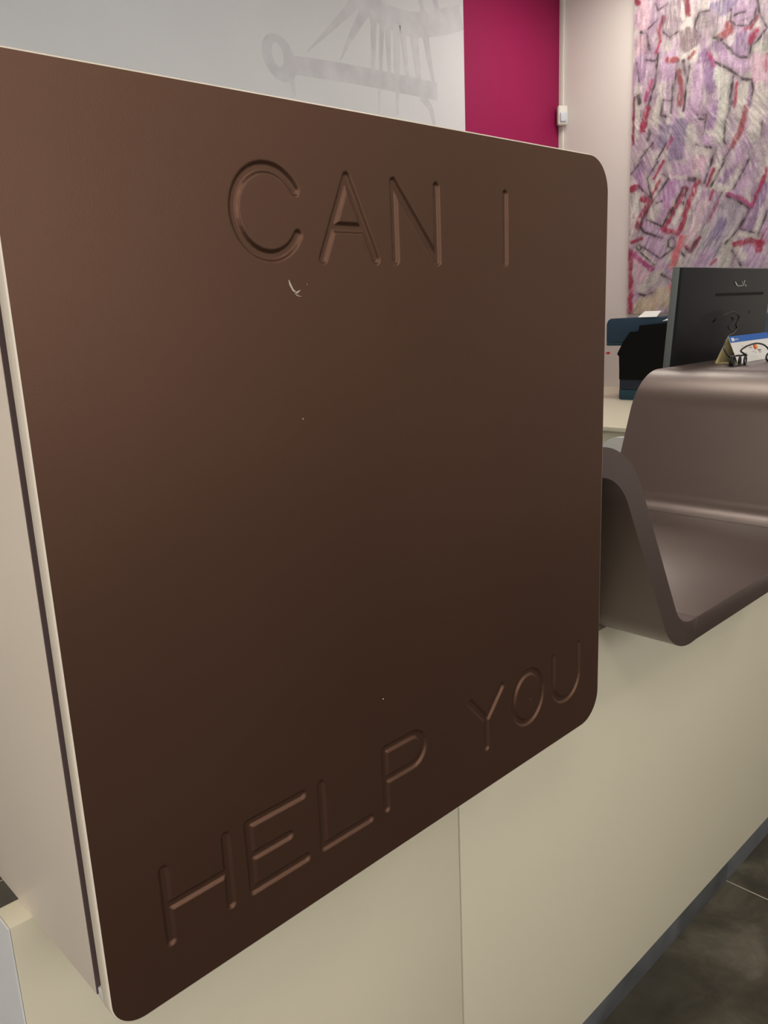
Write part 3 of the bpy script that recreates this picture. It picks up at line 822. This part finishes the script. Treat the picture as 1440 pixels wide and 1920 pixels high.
# ------------------------------------------------------------------ painting on the right wall
STROKES = [
    ('lil', 7.7, [(21.5, 131.6), (19.3, 118.9)]),
    ('pur', 5.7, [(41.1, 129.9), (45.0, 113.5)]),
    ('pur', 4.1, [(46.6, 132.7), (51.7, 129.2)]),
    ('pur', 8.7, [(59.9, 131.7), (59.0, 129.7)]),
    ('pur', 3.6, [(48.6, 105.1), (45.5, 95.0)]),
    ('blu', 7.7, [(28.4, 97.0), (26.8, 83.8)]),
    ('blu', 5.7, [(20.1, 98.5), (18.7, 90.9)]),
    ('blu', 6.7, [(54.4, 150.4), (44.7, 149.1)]),
    ('lil', 12.4, [(60.1, 143.3), (60.1, 142.9)]),
    ('gry', 11.8, [(40.9, 144.3), (41.0, 142.9)]),
    ('gry', 8.7, [(21.3, 148.8), (21.4, 146.5)]),
    ('brn', 9.8, [(31.3, 139.5), (32.4, 138.3)]),
    ('gry', 8.7, [(24.8, 155.6), (27.0, 152.8)]),
    ('lil', 4.6, [(51.8, 127.4), (58.1, 120.7)]),
    ('lil', 7.2, [(36.7, 124.5), (35.8, 101.4)]),
    ('lil', 5.1, [(61.4, 122.6), (61.6, 119.0)]),
    ('pnk', 7.2, [(5.4, 160.7), (5.1, 152.4)]),
    ('pnk', 6.2, [(5.9, 144.6), (4.4, 140.2)]),
    ('lil', 6.2, [(5.1, 135.3), (4.8, 126.7)]),
    ('pnk', 7.7, [(69.0, 121.7), (71.3, 108.1)]),
    ('lil', 6.2, [(66.5, 86.7), (62.2, 76.4)]),
    ('lil', 5.1, [(43.8, 88.2), (49.1, 85.9)]),
    ('lil', 8.7, [(28.5, 70.2), (17.3, 54.0)]),
    ('mlil', 4.1, [(25.8, 69.6), (23.4, 58.9)]),
    ('pale', 6.2, [(16.1, 57.2), (14.5, 53.3)]),
    ('mlil', 4.6, [(4.8, 76.5), (8.6, 69.4)]),
    ('lil', 4.6, [(9.9, 49.2), (20.1, 43.5)]),
    ('lil', 8.7, [(14.4, 38.8), (18.7, 33.3)]),
    ('gryl', 10.8, [(59.5, 54.2), (49.8, 33.8)]),
    ('blu', 5.1, [(54.9, 45.5), (51.6, 39.5)]),
    ('pur', 6.7, [(74.0, 59.9), (68.7, 42.7)]),
    ('pur', 4.1, [(56.6, 70.6), (52.8, 65.0)]),
    ('lil', 5.7, [(67.2, 67.7), (62.1, 61.4)]),
    ('lil', 3.1, [(46.7, 72.1), (39.6, 55.5)]),
    ('lil', 8.7, [(68.6, 29.3), (73.8, 24.1)]),
    ('lil', 3.6, [(22.0, 25.2), (29.7, 19.0)]),
    ('pnk', 6.2, [(6.4, 28.9), (9.1, 20.2)]),
    ('pnk', 6.7, [(41.2, 77.6), (38.2, 72.3)]),
    ('lil', 5.7, [(47.9, 30.0), (42.8, 24.8)]),
    ('pur', 3.6, [(7.0, 82.3), (5.3, 78.0)]),
    ('lil', 4.6, [(27.1, 77.8), (33.9, 73.4)]),
    ('lil', 3.1, [(70.6, 51.9), (65.8, 42.0)]),
    ('pale', 4.1, [(18.1, 119.1), (14.3, 103.0)]),
    ('grn', 5.7, [(49.8, 118.9), (53.0, 107.4), (52.0, 87.8)]),
    ('pale', 4.6, [(62.6, 109.9), (61.8, 100.2)]),
    ('pale', 3.1, [(3.3, 122.2), (2.9, 96.6)]),
    ('grn', 5.1, [(67.3, 127.3), (73.0, 125.1)]),
    ('pale', 7.2, [(70.5, 106.1), (68.9, 87.2)]),
    ('pale', 2.1, [(35.4, 131.2), (32.6, 111.4)]),
    ('pale', 1.5, [(27.9, 157.1), (28.8, 149.2)]),
    ('pale', 1.5, [(23.6, 119.9), (21.7, 100.2)]),
    ('pale', 2.1, [(37.3, 133.5), (29.1, 130.3)]),
    ('pale', 4.6, [(4.0, 64.8), (2.8, 47.3)]),
    ('pale', 3.1, [(17.7, 73.2), (15.6, 69.5)]),
    ('pale', 2.8, [(32.4, 58.8), (27.8, 48.3)]),
    ('pnkp', 4.1, [(36.2, 34.9), (40.0, 47.1), (44.9, 57.4)]),
    ('pale', 2.1, [(39.3, 73.1), (41.9, 64.0), (33.0, 45.3)]),
    ('pale', 2.6, [(48.7, 65.1), (56.1, 61.7)]),
    ('pale', 2.6, [(65.0, 38.8), (73.5, 37.5)]),
    ('pale', 3.1, [(64.4, 32.1), (66.7, 27.0)]),
    ('mot', 6.2, [(58.7, 34.0), (57.7, 23.8)]),
    ('mot', 2.1, [(6.7, 36.9), (16.0, 27.7)]),
    ('mot', 5.7, [(9.3, 14.3), (21.0, 21.1)]),
    ('och', 9.8, [(9.1, 1.9), (19.1, 8.0), (29.6, 8.6)]),
    ('pale', 2.1, [(11.4, 73.6), (12.9, 63.7)]),
    ('pale', 3.1, [(52.1, 76.9), (48.0, 68.1)]),
    ('pale', 2.1, [(62.9, 72.5), (58.6, 62.4)]),
    ('pale', 2.1, [(75.1, 49.5), (73.3, 40.3)]),
    ('pale', 1.5, [(24.0, 72.3), (34.0, 70.5)]),
    ('pale', 3.1, [(32.7, 28.1), (32.3, 24.5)]),
    ('och', 6.2, [(26.9, 4.5), (30.5, 1.2)]),
    ('red', 1.6, [(16.8, 152.7), (14.8, 146.7), (15.8, 142.2), (13.8, 137.1)]),
    ('mag', 1.9, [(11.8, 123.3), (9.2, 117.1), (8.2, 114.4)]),
    ('red', 2.8, [(9.5, 109.7), (6.9, 99.8)]),
    ('dred', 1.1, [(1.4, 116.7), (1.3, 92.8)]),
    ('red', 1.5, [(0.1, 165.9), (2.2, 163.4)]),
    ('dred', 2.0, [(29.4, 158.0), (31.6, 150.7)]),
    ('red', 1.5, [(66.9, 140.3), (63.9, 136.6), (61.5, 137.2)]),
    ('red', 2.3, [(66.6, 134.4), (64.7, 130.1)]),
    ('rust', 1.8, [(20.4, 131.8), (25.9, 130.6)]),
    ('rust', 2.1, [(27.2, 124.7), (28.5, 118.8), (28.5, 108.5)]),
    ('red', 1.1, [(58.8, 112.9), (57.8, 101.5)]),
    ('rust', 1.9, [(64.2, 100.2), (61.5, 88.5), (57.4, 82.3)]),
    ('mag', 1.8, [(42.7, 130.0), (46.0, 124.3)]),
    ('rust', 2.8, [(53.1, 140.4), (53.7, 137.6), (48.9, 136.1)]),
    ('red', 0.9, [(72.7, 122.6), (72.8, 114.8)]),
    ('mag', 1.5, [(24.3, 92.5), (22.2, 87.4)]),
    ('rust', 1.3, [(35.3, 132.1), (32.8, 130.0)]),
    ('red', 1.2, [(20.0, 81.1), (14.9, 73.1)]),
    ('red', 2.4, [(0.6, 68.9), (3.8, 70.0)]),
    ('red', 2.9, [(8.8, 63.2), (13.0, 61.2), (9.1, 54.9), (5.7, 48.5)]),
    ('red', 2.1, [(40.1, 67.7), (35.7, 58.0), (33.1, 48.3), (30.3, 42.5)]),
    ('red', 2.6, [(33.2, 64.7), (30.1, 59.6), (25.9, 53.1), (22.2, 46.4)]),
    ('red', 1.9, [(22.9, 44.5), (27.5, 43.6)]),
    ('red', 1.1, [(48.8, 72.7), (45.5, 65.0)]),
    ('red', 0.9, [(48.8, 62.2), (47.5, 58.0)]),
    ('red', 0.7, [(52.2, 57.0), (47.0, 46.9)]),
    ('red', 1.3, [(76.5, 69.2), (72.6, 58.7), (69.7, 51.6)]),
    ('mag', 1.6, [(57.2, 59.0), (63.4, 56.5), (69.1, 52.6)]),
    ('red', 1.6, [(42.3, 38.9), (38.0, 32.8), (35.1, 35.0)]),
    ('coral', 2.8, [(32.4, 39.8), (29.2, 30.4), (27.7, 25.9)]),
    ('red', 2.1, [(62.2, 34.2), (69.2, 35.0), (76.2, 33.5)]),
    ('red', 2.4, [(77.7, 39.0), (74.9, 30.7)]),
    ('red', 1.4, [(2.4, 39.9), (8.4, 41.7)]),
    ('red', 2.1, [(1.6, 35.2), (2.7, -0.1)]),
    ('mag', 2.0, [(4.4, 33.3), (10.0, 28.2), (15.5, 24.6)]),
    ('coral', 1.2, [(27.0, 15.5), (28.4, 8.6)]),
    ('red', 0.9, [(52.5, 27.1), (49.8, 24.6)]),
    ('red', 1.1, [(18.9, 72.5), (13.5, 63.1)]),
    ('drk', 0.7, [(4.1, 148.9), (7.5, 147.5), (9.5, 139.5)]),
    ('drk', 0.5, [(13.0, 152.3), (8.6, 149.6)]),
    ('drk', 0.5, [(7.4, 134.5), (13.1, 132.8)]),
    ('drk', 0.9, [(14.7, 135.9), (13.5, 122.4), (10.0, 111.6)]),
    ('drk', 0.7, [(23.9, 118.8), (23.2, 104.7)]),
    ('drk', 0.6, [(22.9, 111.0), (18.4, 112.3), (17.6, 104.8), (20.7, 103.5)]),
    ('drk', 0.7, [(32.7, 125.8), (30.3, 104.8)]),
    ('drk', 0.8, [(50.5, 132.6), (56.8, 125.8), (59.4, 123.9), (63.8, 122.9), (65.1, 128.7)]),
    ('drk', 0.7, [(47.0, 124.5), (56.3, 117.9), (61.5, 113.5), (65.8, 112.4), (67.1, 107.2), (65.6, 100.8)]),
    ('drk', 0.8, [(56.5, 115.7), (55.2, 102.8)]),
    ('drk', 0.7, [(56.6, 103.9), (53.7, 94.9), (53.4, 85.7), (54.5, 84.1)]),
    ('drk', 0.5, [(38.1, 86.6), (46.6, 83.8)]),
    ('drk', 0.5, [(49.3, 82.2), (47.2, 77.8)]),
    ('drk', 0.5, [(57.7, 82.2), (53.7, 76.8)]),
    ('drk', 0.7, [(13.6, 91.8), (6.3, 84.5)]),
    ('drk', 0.5, [(24.2, 93.9), (16.2, 82.5)]),
    ('drk', 0.6, [(66.6, 148.0), (68.3, 140.8), (72.2, 134.3), (66.7, 128.8)]),
    ('drk', 0.4, [(36.5, 150.3), (34.8, 143.6), (38.1, 138.7)]),
    ('drk', 0.5, [(53.6, 147.2), (53.5, 142.0), (56.5, 139.1), (62.9, 137.5), (65.5, 139.8), (66.2, 144.3)]),
    ('drk', 0.5, [(55.3, 143.9), (58.1, 144.5), (60.5, 144.3)]),
    ('drk', 0.5, [(59.3, 140.7), (62.2, 140.7)]),
    ('drk', 0.5, [(37.5, 150.1), (42.1, 149.5)]),
    ('drk', 0.7, [(45.4, 136.3), (49.5, 134.2)]),
    ('drk', 0.4, [(38.4, 101.4), (42.7, 100.2)]),
    ('drk', 0.4, [(38.0, 99.1), (42.2, 98.4)]),
    ('drk', 0.4, [(43.4, 100.5), (42.1, 90.9)]),
    ('drk', 0.4, [(72.4, 92.0), (72.4, 84.8)]),
    ('drk', 0.4, [(2.3, 134.0), (3.8, 124.5)]),
    ('drk', 0.4, [(25.9, 129.2), (24.8, 118.7)]),
    ('drk', 0.4, [(16.2, 154.2), (16.5, 146.3), (21.0, 142.4), (25.8, 144.0)]),
    ('drk', 1.5, [(4.0, 117.1), (4.7, 113.6)]),
    ('drk', 1.5, [(11.0, 98.6), (10.6, 93.8)]),
    ('drk', 0.4, [(12.1, 160.8), (13.9, 157.1), (19.2, 158.9)]),
    ('drk', 1.1, [(29.2, 128.9), (30.5, 123.1)]),
    ('drk', 0.7, [(20.0, 74.4), (23.5, 71.4)]),
    ('drk', 0.7, [(22.9, 71.0), (14.2, 60.5), (6.3, 48.5), (10.1, 44.7), (21.3, 40.6)]),
    ('drk', 0.6, [(32.0, 66.3), (27.5, 56.9), (20.5, 47.1), (10.4, 51.7)]),
    ('drk', 0.6, [(5.6, 69.8), (13.5, 62.6), (10.5, 73.2), (16.8, 81.3)]),
    ('drk', 0.5, [(47.5, 77.7), (43.9, 66.7)]),
    ('drk', 0.5, [(54.7, 76.6), (47.6, 64.5)]),
    ('drk', 1.7, [(35.4, 69.5), (38.4, 69.1)]),
    ('drk', 0.7, [(34.3, 65.0), (32.4, 57.4)]),
    ('drk', 0.5, [(9.7, 36.6), (20.0, 29.8), (29.0, 35.5)]),
    ('drk', 0.5, [(26.5, 40.9), (24.3, 39.0), (24.7, 35.9), (27.3, 34.6), (28.9, 37.1), (27.6, 40.2)]),
    ('drk', 0.5, [(6.4, 38.5), (4.9, 37.0), (6.8, 35.0), (8.5, 36.7), (6.7, 38.5)]),
    ('drk', 0.4, [(7.4, 34.2), (16.6, 26.6)]),
    ('drk', 0.4, [(53.6, 60.6), (45.9, 47.0), (38.0, 32.0), (35.2, 34.0)]),
    ('drk', 0.5, [(56.2, 58.4), (62.5, 55.2), (68.7, 50.7), (64.7, 42.6), (57.1, 34.6)]),
    ('drk', 0.8, [(59.6, 61.8), (64.1, 69.1), (66.7, 74.7)]),
    ('drk', 0.6, [(68.8, 50.3), (64.3, 42.2)]),
    ('drk', 0.6, [(64.3, 41.5), (71.9, 38.8)]),
    ('drk', 0.4, [(77.8, 48.8), (74.0, 37.4)]),
    ('drk', 0.5, [(60.6, 30.9), (65.7, 23.0)]),
    ('drk', 0.5, [(21.0, 21.1), (30.4, 15.8)]),
    ('drk', 0.7, [(7.0, 11.2), (11.3, 9.9), (17.2, 11.8)]),
    ('drk', 0.5, [(32.5, 32.2), (34.2, 30.0)]),
    ('drk', 0.4, [(0.6, 77.1), (6.4, 82.9)]),
    ('drk', 0.5, [(16.5, 59.7), (20.0, 60.3)]),
]
PAL = {'lil': (176, 142, 178), 'pur': (136, 102, 148), 'blu': (120, 104, 142), 'gry': (142, 126, 134), 'brn': (122, 104, 106), 'pnk': (198, 160, 178), 'pale': (198, 192, 184),
       'grn': (184, 186, 174), 'mlil': (172, 118, 172), 'gryl': (150, 140, 158), 'pnkp': (204, 176, 186), 'mot': (178, 172, 164), 'och': (184, 166, 134), 'red': (156, 24, 66),
       'mag': (160, 46, 112), 'dred': (118, 18, 48), 'rust': (150, 68, 72), 'coral': (196, 92, 100), 'drk': (66, 56, 60)}
PAINT_GAIN = 1.10
PW, PH, PZB, PYL = 1.10, 1.78, 1.19, 2.555      # width, height, bottom, left edge (y)
rng = np.random.default_rng(5)
def vnoise(U, V, su, sv):
    a, b = U / su, V / sv
    ia, ib = np.floor(a).astype(int), np.floor(b).astype(int)
    fa, fb = a - ia, b - ib
    fa, fb = fa * fa * (3 - 2 * fa), fb * fb * (3 - 2 * fb)
    ia -= ia.min()
    ib -= ib.min()
    tab = rng.random((ia.max() + 2, ib.max() + 2))
    return (tab[ia, ib] * (1 - fa) + tab[ia + 1, ib] * fa) * (1 - fb) + (tab[ia, ib + 1] * (1 - fa) + tab[ia + 1, ib + 1] * fa) * fb
nu, nv = 330, 530
U, V = np.meshgrid(np.linspace(0, PW * 100, nu), np.linspace(0, PH * 100, nv))   # centimetres from the lower left corner
lean = np.clip((105 - V) / 60, 0, 1) * 0.48
S1 = U - V * lean                                   # brush direction: upright above, leaning below
n_long = vnoise(S1, V, 1.3, 9.0)
n_long2 = vnoise(S1, V, 0.7, 4.0)
n_blob = vnoise(U, V, 5.0, 6.0)
n_blob2 = vnoise(U, V, 2.2, 2.6)
n_fine = vnoise(U, V, 0.5, 0.6)
n_fine2 = vnoise(S1, V, 0.6, 1.4)
def lincol(c):
    return np.array(srgb(*c)[:3])
COL = np.zeros(U.shape + (3,))
w = np.clip(n_blob * 1.4 - 0.2, 0, 1)[..., None]
COL[:] = lincol((168, 140, 166)) * w + lincol((186, 178, 176)) * (1 - w)
HGT = 0.0018 * n_long + 0.0012 * n_long2 + 0.0008 * n_fine
def seg_dist(pts):
    D = np.full(U.shape, 1e9)
    for (ax, az), (bx, bz) in zip(pts, pts[1:]):
        dx, dz = bx - ax, bz - az
        L2 = dx * dx + dz * dz + 1e-9
        t = np.clip(((U - ax) * dx + (V - az) * dz) / L2, 0, 1)
        D = np.minimum(D, np.hypot(U - ax - t * dx, V - az - t * dz))
    return D
wob = (n_blob2 - 0.5) * 1.2 + (n_long2 - 0.5) * 1.2
wob = wob + (n_fine - 0.5) * 0.5
extra = [(c, w_, [(a + 66.0, b) for a, b in pts]) for c, w_, pts in STROKES if min(a for a, b in pts) > 11]
for c, w_, pts in STROKES + extra:
    D = seg_dist(pts)
    line = c == 'drk'
    hw = w_ / 2 * (1.45 if line else 1.5 if c in ('red', 'mag', 'dred', 'rust', 'coral') else 1.12)
    soft = 0.6 if line else (1.1 if c in ('red', 'mag', 'dred', 'rust', 'coral') else 1.6)
    k = 0.5 if line else min(1.0, hw / 3 + 0.3)
    a = np.clip((hw + wob * k - D) / soft + 0.5, 0, 1)
    if line:
        a = a * np.clip(0.45 + 0.8 * n_blob2, 0, 0.92)
        halo = np.clip((hw + 2.2 - D) / 2.2, 0, 1) ** 1.5 * (0.25 + 0.45 * n_long2)
        COL = COL * (1 - halo[..., None]) + lincol((116, 92, 112)) * halo[..., None]
    elif c in ('red', 'mag', 'dred', 'rust', 'coral'):
        a = a * np.clip(0.45 + 0.75 * n_fine2 + 0.3 * n_blob2, 0, 0.96)
    elif c == 'mot':
        a = a * np.clip(0.4 + n_fine, 0, 1)
    else:
        a = a * np.clip(0.35 + 0.9 * n_long2, 0, 0.92)
    COL = COL * (1 - a[..., None]) + lincol(PAL[c]) * a[..., None]
    HGT = HGT + a * (0.0016 if not line else -0.0020)
# pale dry-brush streaks and fine dark flecks over everything
st = np.clip((n_long2 - 0.66) * 4, 0, 1) * np.clip(n_blob * 1.6 - 0.3, 0, 1) * 0.5
COL = COL * (1 - st[..., None]) + lincol((206, 200, 196)) * st[..., None]
dk_ = np.clip((0.20 - n_long) * 6, 0, 1) * np.clip((n_blob2 - 0.35) * 3, 0, 1) * 0.55
COL = COL * (1 - dk_[..., None]) + lincol((104, 82, 98)) * dk_[..., None]
ton = 0.46 + 0.32 * n_fine + 0.46 * vnoise(S1, V, 1.4, 4.5) + 0.22 * vnoise(U, V, 6.0, 8.0)
COL *= ton[..., None]
grey = COL.mean(-1, keepdims=True)
COL = COL * 0.86 + grey * 0.14
COL = np.clip(COL * PAINT_GAIN, 0, 0.9)
HGT = np.maximum(HGT, 0.0004)
pt = thing('abstract_painting', (XR - 0.02, PYL - PW / 2, PZB), 'large unframed abstract painting in lilac, white and crimson on the right wall', 'painting')
me = grid_mesh('painted_surface', XR - 0.030 - HGT, PYL - U / 100, PZB + V / 100)
ca = me.color_attributes.new('paint', 'FLOAT_COLOR', 'POINT')
rgba = np.concatenate([COL, np.ones(U.shape + (1,))], -1).reshape(-1, 4).astype(np.float32)
ca.data.foreach_set('color', rgba.ravel())
pm = bpy.data.materials.new('impasto_paint')
pm.use_nodes = True
at = pm.node_tree.nodes.new('ShaderNodeAttribute')
at.attribute_name = 'paint'
pb = pm.node_tree.nodes['Principled BSDF']
pm.node_tree.links.new(at.outputs['Color'], pb.inputs['Base Color'])
pb.inputs['Roughness'].default_value = 0.55
pb.inputs['Specular IOR Level'].default_value = 0.35
ps = mesh_obj('painted_surface', me, pm, pt, 0)
ps.data.polygons.foreach_set('use_smooth', [True] * len(ps.data.polygons))
box('canvas', XR - 0.0300, XR - 0.001, PYL - PW, PYL, PZB, PZB + PH, 'paper', pt)
